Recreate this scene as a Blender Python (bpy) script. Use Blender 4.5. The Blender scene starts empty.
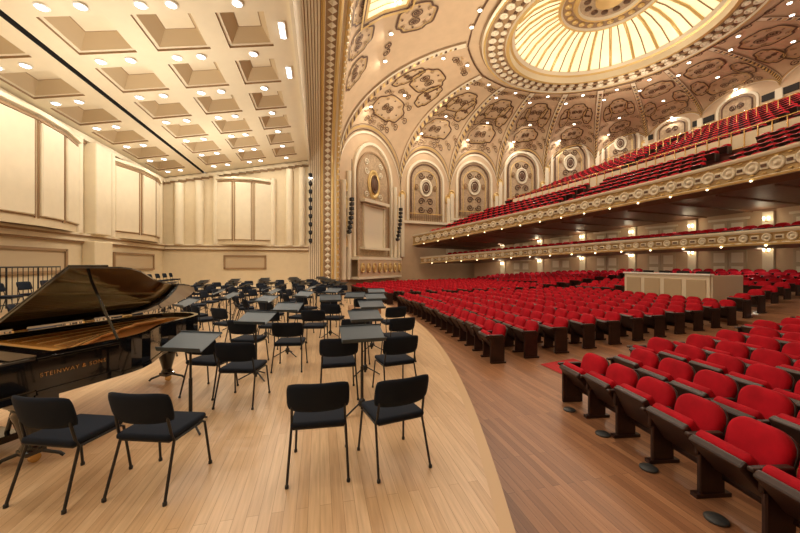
import bpy, bmesh, math, random
from mathutils import Vector, Matrix
import numpy as np
random.seed(4)
scene = bpy.context.scene
try:
    scene.view_settings.view_transform = 'Standard'
except Exception: pass
pi = math.pi

# ------------------------------------------------------------ materials
def mat(name, col, rough=0.5, metal=0.0, var=0.0, vscale=3.0, emit=None, estr=0, coat=0, bump=0, spec=None):
    m = bpy.data.materials.new(name); m.use_nodes = True
    nt = m.node_tree; b = nt.nodes['Principled BSDF']
    b.inputs['Base Color'].default_value = (*col, 1)
    b.inputs['Roughness'].default_value = rough
    b.inputs['Metallic'].default_value = metal
    if spec is not None: b.inputs['Specular IOR Level'].default_value = spec
    if coat: b.inputs['Coat Weight'].default_value = coat
    if emit:
        b.inputs['Emission Color'].default_value = (*emit, 1)
        b.inputs['Emission Strength'].default_value = estr
    if var or bump:
        tc = nt.nodes.new('ShaderNodeTexCoord')
        n = nt.nodes.new('ShaderNodeTexNoise'); n.inputs['Scale'].default_value = vscale
        n.inputs['Detail'].default_value = 4
        nt.links.new(tc.outputs['Object'], n.inputs['Vector'])
        if var:
            r = nt.nodes.new('ShaderNodeValToRGB')
            r.color_ramp.elements[0].position = .3; r.color_ramp.elements[1].position = .7
            r.color_ramp.elements[0].color = tuple(c*(1-var) for c in col)+(1,)
            r.color_ramp.elements[1].color = tuple(min(1, c*(1+var)) for c in col)+(1,)
            nt.links.new(n.outputs['Fac'], r.inputs[0]); nt.links.new(r.outputs[0], b.inputs['Base Color'])
        if bump:
            bp = nt.nodes.new('ShaderNodeBump'); bp.inputs['Strength'].default_value = bump
            nt.links.new(n.outputs['Fac'], bp.inputs['Height']); nt.links.new(bp.outputs[0], b.inputs['Normal'])
    return m

def planks(name, c1, c2, cm, width, length, rough):
    m = bpy.data.materials.new(name); m.use_nodes = True
    nt = m.node_tree; b = nt.nodes['Principled BSDF']
    tc = nt.nodes.new('ShaderNodeTexCoord'); mp = nt.nodes.new('ShaderNodeMapping')
    mp.inputs['Rotation'].default_value = (0, 0, pi/2)
    nt.links.new(tc.outputs['Object'], mp.inputs['Vector'])
    br = nt.nodes.new('ShaderNodeTexBrick')
    br.inputs['Scale'].default_value = 1; br.inputs['Brick Width'].default_value = length
    br.inputs['Row Height'].default_value = width; br.inputs['Mortar Size'].default_value = .0018
    br.inputs['Color1'].default_value = (*c1, 1); br.inputs['Color2'].default_value = (*c2, 1)
    br.inputs['Mortar'].default_value = (*cm, 1); br.offset = .37
    nt.links.new(mp.outputs[0], br.inputs['Vector'])
    mp2 = nt.nodes.new('ShaderNodeMapping'); mp2.inputs['Scale'].default_value = (22, 1.2, 1)
    nt.links.new(tc.outputs['Object'], mp2.inputs['Vector'])
    n = nt.nodes.new('ShaderNodeTexNoise'); n.inputs['Scale'].default_value = 2; n.inputs['Detail'].default_value = 5
    nt.links.new(mp2.outputs[0], n.inputs['Vector'])
    mx = nt.nodes.new('ShaderNodeMixRGB'); mx.blend_type = 'MULTIPLY'; mx.inputs[0].default_value = .45
    r = nt.nodes.new('ShaderNodeValToRGB'); r.color_ramp.elements[0].position = .3; r.color_ramp.elements[1].position = .65
    r.color_ramp.elements[0].color = (.55, .5, .45, 1)
    nt.links.new(n.outputs['Fac'], r.inputs[0])
    nt.links.new(br.outputs['Color'], mx.inputs[1]); nt.links.new(r.outputs[0], mx.inputs[2])
    nt.links.new(mx.outputs[0], b.inputs['Base Color'])
    b.inputs['Roughness'].default_value = rough
    return m

M_maple = planks('maple_planks', (.70, .49, .29), (.58, .375, .205), (.38, .23, .11), .085, 1.9, .28)
M_oak = planks('oak_planks', (.44, .215, .105), (.27, .12, .058), (.10, .045, .025), .085, 1.5, .33)
M_shell = mat('shell_plaster', (.71, .59, .39), .6, var=.03)
M_shell2 = mat('shell_panel', (.78, .68, .49), .6, var=.03)
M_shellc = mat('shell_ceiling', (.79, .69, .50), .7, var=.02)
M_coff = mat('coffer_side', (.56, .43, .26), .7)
M_tan = mat('house_plaster', (.58, .42, .265), .7, var=.05, vscale=1.5)
M_cream = mat('cream_trim', (.77, .68, .51), .55)
M_brown = mat('stencil_brown', (.11, .052, .024), .6)
M_brown2 = mat('stencil_light_brown', (.32, .20, .10), .6)
M_mural = mat('mural_tan', (.43, .31, .19), .7, var=.2, vscale=6)
M_gold = mat('gilding', (.70, .49, .19), .35, .35)
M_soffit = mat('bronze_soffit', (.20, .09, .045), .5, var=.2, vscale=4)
M_darkwood = mat('dark_wood', (.030, .011, .008), .4, var=.3, vscale=8)
M_stagefront = mat('stage_front_wood', (.30, .15, .07), .4)
M_red = mat('red_velvet', (.41, .004, .014), .85, var=.2, vscale=5, spec=.2)
M_carpet = mat('red_carpet', (.42, .01, .012), .9, var=.2, vscale=30)
M_carpet2 = mat('balcony_carpet', (.12, .04, .03), .9)
M_black = mat('black_lacquer', (.006, .006, .007), .08, coat=.6)
M_blackm = mat('black_metal', (.010, .010, .012), .4)
M_navy = mat('navy_fabric', (.008, .012, .022), .9, bump=.1, vscale=90, spec=.25)
M_desk = mat('stand_desk_metal', (.045, .065, .085), .45)
M_plate = mat('bronze_plate', (.80, .45, .14), .35, .25)
M_sound = mat('spruce', (.66, .30, .09), .4)
M_ivory = mat('ivory_keys', (.85, .82, .75), .3)
M_brass = mat('brass', (.8, .55, .22), .25, 1)
M_dark = mat('dark_void', (.02, .016, .013), .8)
M_glow = mat('lit_glass', (.9, .8, .55), .5, emit=(1, .84, .50), estr=.65)
M_bulb = mat('warm_bulb', (1, .9, .7), .5, emit=(1, .82, .52), estr=6)
M_lens = mat('downlight_lens', (1, 1, 1), .5, emit=(.86, .95, 1), estr=7)
M_lensw = mat('warm_downlight_lens', (1, 1, 1), .5, emit=(1, .92, .75), estr=12)
M_trimring = mat('white_fixture', (.85, .83, .78), .4)
M_door = mat('door_wood', (.52, .40, .25), .5)
M_grey = mat('vent_grey', (.04, .04, .04), .5)

# ------------------------------------------------------------ mesh builder
_rc = {}
def rbox_data(sx, sy, sz, r, seg):
    k = (round(sx, 4), round(sy, 4), round(sz, 4), r, seg)
    if k in _rc: return _rc[k]
    bm = bmesh.new(); bmesh.ops.create_cube(bm, size=1)
    for v in bm.verts: v.co = Vector((v.co.x*sx, v.co.y*sy, v.co.z*sz))
    if r > 0: bmesh.ops.bevel(bm, geom=bm.edges[:], offset=r, segments=seg, affect='EDGES', profile=.5)
    bm.verts.index_update()
    d = ([tuple(v.co) for v in bm.verts], [tuple(v.index for v in f.verts) for f in bm.faces])
    bm.free(); _rc[k] = d; return d

class MB:
    def __init__(s): s.v = []; s.f = []; s.m = []; s.s = []; s.mats = []
    def mi(s, m):
        if m not in s.mats: s.mats.append(m)
        return s.mats.index(m)
    def add(s, vs, fs, m, smooth=False, M=None):
        b = len(s.v); i = s.mi(m)
        if M is not None: vs = [tuple(M @ Vector(v)) for v in vs]
        s.v.extend(tuple(v) for v in vs)
        for f in fs:
            s.f.append(tuple(x+b for x in f)); s.m.append(i); s.s.append(smooth)
    def box(s, c, size, m, M=None, r=0, seg=2, smooth=False):
        vs, fs = rbox_data(*size, r, seg)
        vs = [(x+c[0], y+c[1], z+c[2]) for x, y, z in vs]
        s.add(vs, fs, m, smooth, M)
    def quad(s, a, b, c, d, m): s.add([a, b, c, d], [(0, 1, 2, 3)], m)
    def tube(s, path, r, m, n=8, M=None, smooth=True):
        P = [Vector(p) for p in path]; vs = []; fs = []
        rs = r if isinstance(r, (list, tuple)) else [r]*len(P)
        up0 = None
        for i, p in enumerate(P):
            t = (P[min(i+1, len(P)-1)]-P[max(i-1, 0)]).normalized()
            if up0 is None:
                up0 = Vector((0, 0, 1)) if abs(t.z) < .9 else Vector((1, 0, 0))
            a = (up0-t*up0.dot(t)).normalized(); up0 = a; b = t.cross(a)
            for k in range(n):
                q = 2*pi*k/n; vs.append(tuple(p+(a*math.cos(q)+b*math.sin(q))*rs[i]))
        for i in range(len(P)-1):
            for k in range(n):
                fs.append((i*n+k, i*n+(k+1) % n, (i+1)*n+(k+1) % n, (i+1)*n+k))
        s.add(vs, fs, m, smooth, M)
        s.add(vs[:n], [tuple(range(n))[::-1]], m, False, M); s.add(vs[-n:], [tuple(range(n))], m, False, M)
    def lathe(s, prof, m, n=16, M=None, smooth=True):
        vs = []; fs = []
        for r, z in prof:
            for k in range(n):
                q = 2*pi*k/n; vs.append((r*math.cos(q), r*math.sin(q), z))
        for i in range(len(prof)-1):
            for k in range(n):
                fs.append((i*n+k, i*n+(k+1) % n, (i+1)*n+(k+1) % n, (i+1)*n+k))
        fs.append(tuple(range(n))[::-1]); fs.append(tuple(range((len(prof)-1)*n, len(prof)*n)))
        s.add(vs, fs, m, smooth, M)
    def prism(s, out, z0, z1, m, M=None):
        n = len(out); vs = [(x, y, z0) for x, y in out]+[(x, y, z1) for x, y in out]
        fs = [tuple(range(n))[::-1], tuple(range(n, 2*n))]+[(i, (i+1) % n, n+(i+1) % n, n+i) for i in range(n)]
        s.add(vs, fs, m, False, M)
    def ring(s, o, inn, z0, z1, m, M=None):
        n = len(o)
        vs = [(x, y, z0) for x, y in o]+[(x, y, z1) for x, y in o]+[(x, y, z0) for x, y in inn]+[(x, y, z1) for x, y in inn]
        fs = []
        for i in range(n):
            j = (i+1) % n
            fs += [(i, j, n+j, n+i), (2*n+j, 2*n+i, 3*n+i, 3*n+j), (n+i, n+j, 3*n+j, 3*n+i), (j, i, 2*n+i, 2*n+j)]
        s.add(vs, fs, m, False, M)
    def mesh(s, name):
        me = bpy.data.meshes.new(name); me.from_pydata(s.v, [], s.f)
        for m in s.mats: me.materials.append(m)
        me.polygons.foreach_set('material_index', s.m); me.polygons.foreach_set('use_smooth', s.s)
        me.update(); return me
    def obj(s, name, loc=(0, 0, 0), rz=0):
        o = bpy.data.objects.new(name, s.mesh(name)); scene.collection.objects.link(o)
        o.location = loc; o.rotation_euler = (0, 0, rz); return o
    def tile(s, base, T):
        bv = np.array(base.v); nb = len(bv); idx = [s.mi(m) for m in base.mats]
        for (x, y, z, r) in T:
            c, sn = math.cos(r), math.sin(r)
            w = np.column_stack((bv[:, 0]*c-bv[:, 1]*sn+x, bv[:, 0]*sn+bv[:, 1]*c+y, bv[:, 2]+z))
            b = len(s.v); s.v.extend(map(tuple, w.tolist()))
            s.f.extend(tuple(i+b for i in f) for f in base.f)
            s.m.extend(idx[k] for k in base.m); s.s.extend(base.s)

def inst(me, name, loc, rz=0):
    o = bpy.data.objects.new(name, me); scene.collection.objects.link(o)
    o.location = loc; o.rotation_euler = (0, 0, rz); return o

def area(name, loc, power, size=.3, col=(1, .91, .77), up=False, shape='DISK'):
    l = bpy.data.lights.new(name, 'AREA'); l.shape = shape; l.size = size; l.energy = power; l.color = col
    o = bpy.data.objects.new(name, l); scene.collection.objects.link(o); o.location = loc
    if up: o.rotation_euler = (pi, 0, 0)
    return o
def point(name, loc, power, r=.1, col=(1, .82, .56)):
    l = bpy.data.lights.new(name, 'POINT'); l.energy = power; l.shadow_soft_size = r; l.color = col
    o = bpy.data.objects.new(name, l); scene.collection.objects.link(o); o.location = loc; return o

# ------------------------------------------------------------ stage floor
def edge(Y): return 3.0-.0175*(Y-12)**2
mb = MB(); ys = [-4+i*.5 for i in range(60)]
ys = [y for y in ys if y <= 25.2]+[25.2]
vs = []; fs = []
for y in ys: vs += [(-10, y, 0), (edge(y), y, 0), (edge(y), y, -.07), (edge(y)-.05, y, -.07), (edge(y)-.05, y, -.5)]
mb.add(vs, [(5*i, 5*i+1, 5*i+6, 5*i+5) for i in range(len(ys)-1)], M_maple)
mb.add(vs, [(5*i+k, 5*i+k+1, 5*i+k+6, 5*i+k+5) for i in range(len(ys)-1) for k in (1, 2, 3)], M_stagefront)
v2 = []
for y in ys: v2 += [(edge(y)-.10, y, .003), (edge(y)+.012, y, .003), (edge(y)+.012, y, -.04)]
mb.add(v2, [(3*i+k, 3*i+k+1, 3*i+k+4, 3*i+k+3) for i in range(len(ys)-1) for k in (0, 1)], mat('maple_nosing', (.54, .35, .18), .35))
mb.obj('floor_stage')

# house floor
def fz(X):
    z = -.45+.018*max(0, X-3.8)
    if X > 14: z += .10*(X-14)+.12
    return z
mb = MB(); xs = [-1+.5*i for i in range(31)]+[14.01]+[14.5+.5*i for i in range(40)]
vs = []
for x in xs: vs += [(x, -6.5, fz(x)), (x, 33, fz(x))]
mb.add(vs, [(2*i, 2*i+2, 2*i+3, 2*i+1) for i in range(len(xs)-1)], M_oak)
mb.obj('floor')

def aisle(X): return 6.0+.17*(X-4)
mb = MB(); vs = []; fs = []
xa = [4.75+.25*i for i in range(5)]
for x in xa: vs += [(x, aisle(x)-.35, fz(x)+.012), (x, aisle(x)+.5, fz(x)+.012)]
mb.add(vs, [(2*i, 2*i+2, 2*i+3, 2*i+1) for i in range(len(xa)-1)], M_carpet)
mb.obj('aisle_carpet')

# ------------------------------------------------------------ stage shell
def sz(X): return 7.4+.196*(X+10)
mb = MB()
def shellwall(mb, P, D, N, L, bays, zt):
    P = Vector(P); D = Vector(D); N = Vector(N)
    M = Matrix((( D.x, N.x, 0, P.x), (D.y, N.y, 0, P.y), (0, 0, 1, 0), (0, 0, 0, 1)))
    n = 20
    for i in range(n):
        a, b = L*i/n, L*(i+1)/n
        mb.add([(a, 0, 0), (b, 0, 0), (b, 0, zt(b)), (a, 0, zt(a))], [(0, 1, 2, 3)], M_shell, False, M)
    def bar(s0, s1, z0, z1, dep, m, off=0): mb.box(((s0+s1)/2, dep/2+off, (z0+z1)/2), (s1-s0, dep, z1-z0), m, M)
    bar(0, L, 0, .35, .06, M_shell2)
    bar(0, L, 2.78, 2.95, .16, M_shell2); bar(0, L, 2.95, 3.02, .22, M_brown2); bar(0, L, 3.02, 3.1, .26, M_shell2)
    bar(0, L, 2.70, 2.78, .10, M_brown2)
    for (s0, s1, np_) in bays:
        a, b = s0+.5, s1-.5
        bar(a, b, 1.5, 2.35, .03, M_door)
        for q in ((a, b, 2.30, 2.40), (a, b, 1.45, 1.55), (a-.06, a+.06, 1.45, 2.40), (b-.06, b+.06, 1.45, 2.40)): bar(*q, .09, M_brown2)
        zt0 = min(zt(s0), zt(s1))-.75
        w = (s1-s0)/np_; R = .55
        prof = []
        for k in range(np_+1):
            t = k/np_*2-1; prof.append((s0+k*w, .15+R*(1-t*t)))
        for k in range(np_):
            (xa, ya), (xb, yb) = prof[k], prof[k+1]
            dx, dy = xb-xa, yb-ya; ln = math.hypot(dx, dy); ux, uy = dx/ln, dy/ln; nx, ny = -uy, ux
            F = M @ Matrix(((ux, nx, 0, xa), (uy, ny, 0, ya), (0, 0, 1, 0), (0, 0, 0, 1)))
            mb.add([(0, 0, 3.1), (ln, 0, 3.1), (ln, 0, zt0+.25), (0, 0, zt0+.25)], [(0, 1, 2, 3)], M_shell, False, F)
            mb.box((ln/2, .05, (3.4+zt0)/2), (ln*.80, .10, zt0-3.45), M_shell2, F, r=.03, seg=1)
            for q in (.045, .955): mb.box((ln*q, .015, (3.4+zt0)/2), (.05, .05, zt0-3.3), M_brown2, F)
            for zz in (3.42, zt0-.03): mb.box((ln/2, .015, zz), (ln*.91, .05, .045), M_brown2, F)
            mb.box((ln/2, .02, zt0+.06), (ln, .10, .10), M_brown2, F)
            mb.box((ln/2, .05, zt0+.25), (ln+.04, .22, .14), M_shell2, F)
            mb.add([(0, 0.1, zt0+.32), (ln, .1, zt0+.32), (ln, -1.2, zt0+.32), (0, -1.2, zt0+.32)], [(0, 1, 2, 3)], M_shell, False, F)
        for (x, y) in (prof[0], prof[-1]):
            mb.box((x, y/2, (3.1+zt0+.25)/2), (.04, y, zt0-2.85), M_shell, M)
            mb.tube([tuple(M @ Vector((x, .12, 3.1))), tuple(M @ Vector((x, .12, zt0+.45)))], .2, M_shell2, 12)
    for i in range(n):
        a, b = L*i/n, L*(i+1)/n; z = zt((a+b)/2)
        mb.box(((a+b)/2, .12, z-.18), (b-a+.01, .24, .22), M_shell2, M)
        mb.box(((a+b)/2, .07, z-.36), (b-a+.01, .14, .07), M_brown2, M)
    return M
Mw = shellwall(mb, (-10, 25.2, 0), (0, -1, 0), (1, 0, 0), 29.2, [(.9, 6.0, 3), (8.3, 14.2, 4), (16.4, 22.3, 4)], lambda s: 7.4)
for c in (7.15, 15.3):
    mb.box((c, .25, (3.1+7.1)/2), (1.1, .5, 4.0), M_shell2, Mw, r=.05)
    mb.box((c, .25, 1.5), (1.3, .5, 2.6), M_shell, Mw, r=.04)
mb.obj('wall_stage_rear')
mb = MB()
Mf = shellwall(mb, (-.8, 25.2, 0), (-1, 0, 0), (0, -1, 0), 9.2, [(2.4, 6.0, 3)], lambda s: sz(-.8-s))
for c, w in ((1.3, .5), (.45, .45), (7.0, .5), (8.2, .6)):
    mb.tube([tuple(Mf @ Vector((c, .12, 3.1))), tuple(Mf @ Vector((c, .12, sz(-.8-c)-.5)))], w*.5, M_shell2, 14)
mb.obj('wall_stage_far')
mb = MB()
mb.quad((-10, -4, 0), (0, -4, 0), (0, -4, 9.4), (-10, -4, 7.4), M_shell)
mb.obj('wall_stage_near')

# coffered ceiling
mb = MB()
def cpt(x, y, h=0): return (x, y, sz(x)+h)
xe = [-10, -9.6, -8.1, -7.62, -7.45, -6.95, -5.45, -4.9, -3.4, -2.85, -1.5, -.8]
coffX = {(-9.6, -8.1), (-6.95, -5.45), (-4.9, -3.4), (-2.85, -1.5)}
PY, LY = 2.3, 1.6
ye = [-4]
y = -3.4
while y < 24.0:
    ye += [y, y+LY]; y += PY
ye.append(25.3)
for i in range(len(xe)-1):
    for j in range(len(ye)-1):
        x0, x1, y0, y1 = xe[i], xe[i+1], ye[j], ye[j+1]
        if (x0, x1) == (-7.62, -7.45):
            mb.quad(cpt(x0, y0, .35), cpt(x0, y1, .35), cpt(x1, y1, .35), cpt(x1, y0, .35), M_dark)
            mb.quad(cpt(x0, y0), cpt(x0, y1), cpt(x0, y1, .35), cpt(x0, y0, .35), M_dark)
            mb.quad(cpt(x1, y0), cpt(x1, y1), cpt(x1, y1, .35), cpt(x1, y0, .35), M_dark)
        elif (x0, x1) in coffX and j % 2 == 1:
            h = .46
            o = [(x0, y0), (x1, y0), (x1, y1), (x0, y1)]
            def inset(d): return [(x0+d, y0+d), (x1-d, y0+d), (x1-d, y1-d), (x0+d, y1-d)]
            s1 = inset(.09); s2 = inset(.32); q = inset(.35)
            for k in range(4):
                a, b = k, (k+1) % 4
                mb.quad(cpt(*o[a]), cpt(*o[b]), cpt(*o[b], .07), cpt(*o[a], .07), M_brown2)
                mb.quad(cpt(*o[a], .07), cpt(*o[b], .07), cpt(*s1[b], .07), cpt(*s1[a], .07), M_shellc)
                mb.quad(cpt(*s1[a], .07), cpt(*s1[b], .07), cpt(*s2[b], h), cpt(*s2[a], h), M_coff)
                mb.quad(cpt(*s2[a], h), cpt(*s2[b], h), cpt(*q[b], h), cpt(*q[a], h), M_brown2)
            mb.quad(*[cpt(*p, h) for p in q], M_shell2)
        else:
            mb.quad(cpt(x0, y0), cpt(x1, y0), cpt(x1, y1), cpt(x0, y1), M_shellc)
mb.box((-.78, 10.6, sz(-.8)+.12), (.1, 29.2, .5), M_cream)
mb.obj('ceiling_stage')
fx = MB()
yy = -3.4+LY+(PY-LY)/2; c = 0
while yy < 25:
    for x in (-9.2, -8.5, -6.6, -5.8, -4.5, -3.8, -2.2):
        z = sz(x); T = Matrix.Translation((x, yy, z))
        fx.lathe([(.15, 0), (.17, -.015), (.15, -.03), (.12, -.032)], M_trimring, 16, T)
        fx.lathe([(.12, -.034), (.11, -.04), (.01, -.042)], M_lens, 16, T)
        if yy > -1.5 and (x in (-8.5, -5.8, -3.8, -2.2)): area('stage_downlight', (x, yy, z-.06), 24, .2)
    yy += PY; c += 1
for yk in (5.5, 7.9, 10.3, 12.7):
    fx.box((-1.15, yk+.9, sz(-1.15)-.02), (.22, .8, .04), M_trimring); fx.box((-1.15, yk+.9, sz(-1.15)-.045), (.14, .7, .02), M_lens)
fx.obj('stage_downlight_housings')

# header + proscenium
def arch(a, b, n=40):
    P = [(25.2+(a-13.2), -.5+i*1.5) for i in range(6)]
    for i in range(n+1):
        q = pi*i/n; P.append((12+a*math.cos(q), 8.5+b*math.sin(q)))
    P += [(12-a, 7.0-i*1.5) for i in range(6)]
    return P
def archz(Y):
    t = 1-((Y-12)/13.2)**2
    return 8.5+4.6*math.sqrt(max(0, t))
mb = MB()
yh = [-1.2+i*.66 for i in range(41)]
for i in range(40):
    a, b = yh[i], yh[i+1]
    mb.quad((-.8, a, 9.1), (-.8, b, 9.1), (-.8, b, max(9.1, archz(b))), (-.8, a, max(9.1, archz(a))), M_cream)
mb.obj('wall_proscenium_header')
mb = MB()
P = arch(13.2, 4.6, 64)
C = [(-.8, 0, M_cream)]
x = -.8
while x < -.02:
    C += [(x+.02, .05, M_cream), (x+.08, .05, M_cream), (x+.10, 0, M_cream), (x+.14, 0, M_brown2)]; x += .14
C += [(.1, .0, M_gold), (.12, .08, M_gold), (.22, .08, M_gold), (.24, .0, M_cream), (.3, 0, M_brown2), (.78, 0, M_brown2), (.8, .06, M_cream), (.9, .1, M_gold), (1.0, .06, M_gold), (1.02, .02, M_cream), (1.15, .02, M_cream), (1.2, .12, M_gold), (1.32, .1, M_gold), (1.35, -.0, M_gold), (1.35, -.75, M_cream)]
def nrm(P, i):
    a = P[max(0, i-1)]; b = P[min(len(P)-1, i+1)]
    tx, ty = b[0]-a[0], b[1]-a[1]; l = math.hypot(tx, ty) or 1
    return (-ty/l, tx/l)
V = []
for i, (Y, Z) in enumerate(P):
    ny, nz = nrm(P, i)
    for (X, o, m) in C: V.append((X, Y+ny*o, Z+nz*o))
nc = len(C)
b0 = len(mb.v); mb.v.extend(V)
for k in range(nc-1):
    mi = mb.mi(C[k+1][2])
    for i in range(len(P)-1):
        mb.f.append((b0+i*nc+k, b0+i*nc+k+1, b0+(i+1)*nc+k+1, b0+(i+1)*nc+k)); mb.m.append(mi); mb.s.append(False)
acc = 0
for i in range(len(P)-1):
    a, b = Vector(P[i]), Vector(P[i+1]); L = (b-a).length; t = (b-a)/L
    while acc < L:
        c = a+t*acc; ny, nz = -t.y, t.x
        X = .54; h = .20
        p = lambda dx, dt, o: (X+dx, c.x+t.x*dt+ny*o, c.y+t.y*dt+nz*o)
        mb.add([p(-.22, 0, .02), p(0, h, .02), p(.22, 0, .02), p(0, -h, .02), p(0, 0, .1)], [(0, 1, 4), (1, 2, 4), (2, 3, 4), (3, 0, 4)], M_cream)
        X = 1.27; mb.add([p(-.06, 0, .12), p(0, .08, .12), p(.06, 0, .12), p(0, -.08, .12), p(0, 0, .2)], [(0, 1, 4), (1, 2, 4), (2, 3, 4), (3, 0, 4)], M_cream)
        acc += .42
    acc -= L
acc = 0
for i in range(len(P)-1):
    a, b = Vector(P[i]), Vector(P[i+1]); L = (b-a).length; t = (b-a)/L
    while acc < L:
        c = a+t*acc; ny, nz = -t.y, t.x
        mb.box((1.38, c.x-ny*.35, c.y-nz*.35), (.08, .18, .18), M_brown2, r=.03, seg=1)
        mb.box((1.40, c.x-ny*.62, c.y-nz*.62), (.06, .12, .12), M_gold, r=.02, seg=1)
        acc += .38
    acc -= L
mb.obj('proscenium_arch')

# ------------------------------------------------------------ house ceiling & walls
CX, CY, RR, ZR = 18.0, 18.0, 7.35, 17.0
B = [
 (1.35, 25.9, 8.5, 8.5, 4.3), (7.5, 32, 8.5, 8.5, 4.4), (13, 33, 8.5, 9, 4.4), (18.5, 33, 9, 10.5, 4.0), (24, 32.8, 10.5, 12.3, 3.0),
 (29.5, 31.5, 12.3, 14.3, 1.8), (33, 28.5, 14.3, 15.0, 1.3), (34, 24, 15.0, 15.2, 1.3), (34, 18.5, 15.2, 15.2, 1.3), (34, 13, 15.2, 15.2, 1.3),
 (34, 7.5, 15.2, 15.2, 1.3), (34, 2, 15.2, 14, 1.3), (33, -2, 14, 12, 1.6), (29, -5, 12, 9, 3), (20, -6.5, 9, 8.5, 4), (13, -6.5, 8.5, 8.5, 4), (7.5, -6, 8.5, 8.5, 4.2),
 (1.35, -1.9, 8.5, 8.5, 5.1)]
NB = len(B)
def base(u):
    i = int(math.floor(u)) % NB; t = u-math.floor(u)
    a = B[i]; b = B[(i+1) % NB]
    return (a[0]+(b[0]-a[0])*t, a[1]+(b[1]-a[1])*t, a[2]+(a[3]-a[2])*t+a[4]*math.sqrt(max(0, 1-(2*t-1)**2)))
def S(u, v):
    x, y, z = base(u); dx, dy = x-CX, y-CY; l = math.hypot(dx, dy)
    rx, ry = CX+dx/l*RR, CY+dy/l*RR
    s = 1-math.cos(v*pi/2); h = math.sin(v*pi/2)
    return Vector((x+(rx-x)*s, y+(ry-y)*s, z+(ZR-z)*h))
def SN(u, v, off=.06):
    e = .004
    p = S(u, v); du = S(u+e, v)-S(u-e, v); dv = S(u, min(1, v+e))-S(u, max(0, v-e))
    n = du.cross(dv)
    if n.length < 1e-12: n = Vector((0, 0, -1))
    n.normalize()
    if n.dot(Vector((17, 14, 5))-p) < 0: n = -n
    return p+n*off
def scl(u, v):
    e = .004
    return (S(u+e, v)-S(u-e, v)).length/(2*e), (S(u, min(1, v+e))-S(u, max(0, v-e))).length/(min(1, v+e)-max(0, v-e))
us = []
for i in range(NB):
    n = 40 if i == NB-1 else (22 if i < 6 else 12)
    us += [i+(1-math.cos(pi*k/n))/2 for k in range(n)]
us.append(NB-1e-9)
nv = 18
mb = MB(); V = [tuple(S(u, k/nv)) for u in us for k in range(nv+1)]
mb.add(V, [(i*(nv+1)+k, i*(nv+1)+k+1, (i+1)*(nv+1)+k+1, (i+1)*(nv+1)+k) for i in range(len(us)-1) for k in range(nv)], M_tan, True)
mb.obj('ceiling')
def wallobj(lo, hi):
    mb = MB()
    uu = [u for u in us if lo <= u <= hi]
    vs = []
    for u in uu:
        x, y, z = base(u); vs += [(x, y, -.6), (x, y, z+.02)]
    mb.add(vs, [(2*i, 2*i+2, 2*i+3, 2*i+1) for i in range(len(uu)-1)], M_tan)
    return mb
wf = wallobj(0, 6); wb = wallobj(6, 11); wn = wallobj(11, NB-1)
wn.obj('wall_near')

# ceiling ornament
orn = MB()
def rib(uv, w, m, closed=False, off=.06):
    n = len(uv); L = []; R = []
    for i in range(n):
        if closed: a, b = uv[(i-1) % n], uv[(i+1) % n]
        else: a, b = uv[max(0, i-1)], uv[min(n-1, i+1)]
        u, v = uv[i]; v = min(.998, max(0, v)); su, sv = scl(u, v)
        tx, ty = (b[0]-a[0])*su, (b[1]-a[1])*sv; l = math.hypot(tx, ty) or 1
        px, py = -ty/l*w/2/su, tx/l*w/2/sv
        L.append(tuple(SN(u+px, min(.999, max(0, v+py)), off))); R.append(tuple(SN(u-px, min(.999, max(0, v-py)), off)))
    fs = [(i, (i+1) % n, n+(i+1) % n, n+i) for i in range(n if closed else n-1)]
    orn.add(L+R, fs, m)
def loc(u0, v0, pts):
    su, sv = scl(u0, v0); return [(u0+a/su, v0+b/sv) for a, b in pts]
def patch(u0, v0, w, h, m, off=.04, rnd=False, n=24):
    if rnd: pts = [(w/2*math.cos(2*pi*k/n), h/2*math.sin(2*pi*k/n)) for k in range(n)]
    else: pts = [(-w/2, -h/2), (0, -h/2), (w/2, -h/2), (w/2, 0), (w/2, h/2), (0, h/2), (-w/2, h/2), (-w/2, 0)]
    q = [tuple(SN(u, min(.999, max(0, v)), off)) for u, v in loc(u0, v0, pts)]
    c = tuple(SN(u0, v0, off)); k = len(q)
    orn.add(q+[c], [(i, (i+1) % k, k) for i in range(k)], m)
def scroll(u0, v0, s, sx=1, sy=1, m=None, w=.09):
    m = m or M_brown
    pts = []
    for k in range(17):
        q = k/16*3.0*pi; r = s*(1-k/19)
        pts.append((sx*(s-r*math.cos(q)), sy*r*math.sin(q)))
    rib(loc(u0, v0, pts), w, m)
def lobed(w, h, n=48, taper=.12):
    pts = []
    for k in range(n):
        q = 2*pi*k/n; c, s_ = math.cos(q), math.sin(q)
        e = 3.2; r = (abs(c)**e+abs(s_)**e)**(-1/e)
        r *= 1-.16*max(0, math.cos(4*(q-pi/4)))**3
        pts.append((w/2*r*c*(1.0+taper*s_), h/2*r*s_))
    return pts
def cart(u0, v0, w, h, m=None, inner=True):
    m = m or M_brown
    pts = lobed(w, h)
    rib(loc(u0, v0, pts), .12, m, True)
    rib(loc(u0, v0, [(a*.88, b*.88) for a, b in pts]), .045, M_gold, True, .07)
    if inner:
        k = min(w, h)*.12; su, sv = scl(u0, v0)
        for sx in (-1, 1):
            for sy in (-1, 1):
                scroll(u0+sx*k*.35/su, v0+sy*k*.35/sv, k, sx, sy, m, .075)
                scroll(u0+sx*w*.20/su, v0+sy*h*.30/sv, k*.55, sx, -sy, M_brown2, .06)
        patch(u0, v0, k*1.3, k*1.6, M_brown2, .05, True, 12)
        patch(u0, v0, k*.6, k*.8, M_brown, .07, True, 8)
        for q in range(4):
            a = pi/2*q; patch(u0+math.cos(a)*w*.36/su, v0+math.sin(a)*h*.36/sv, .16, .16, m, .06, True, 8)
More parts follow.
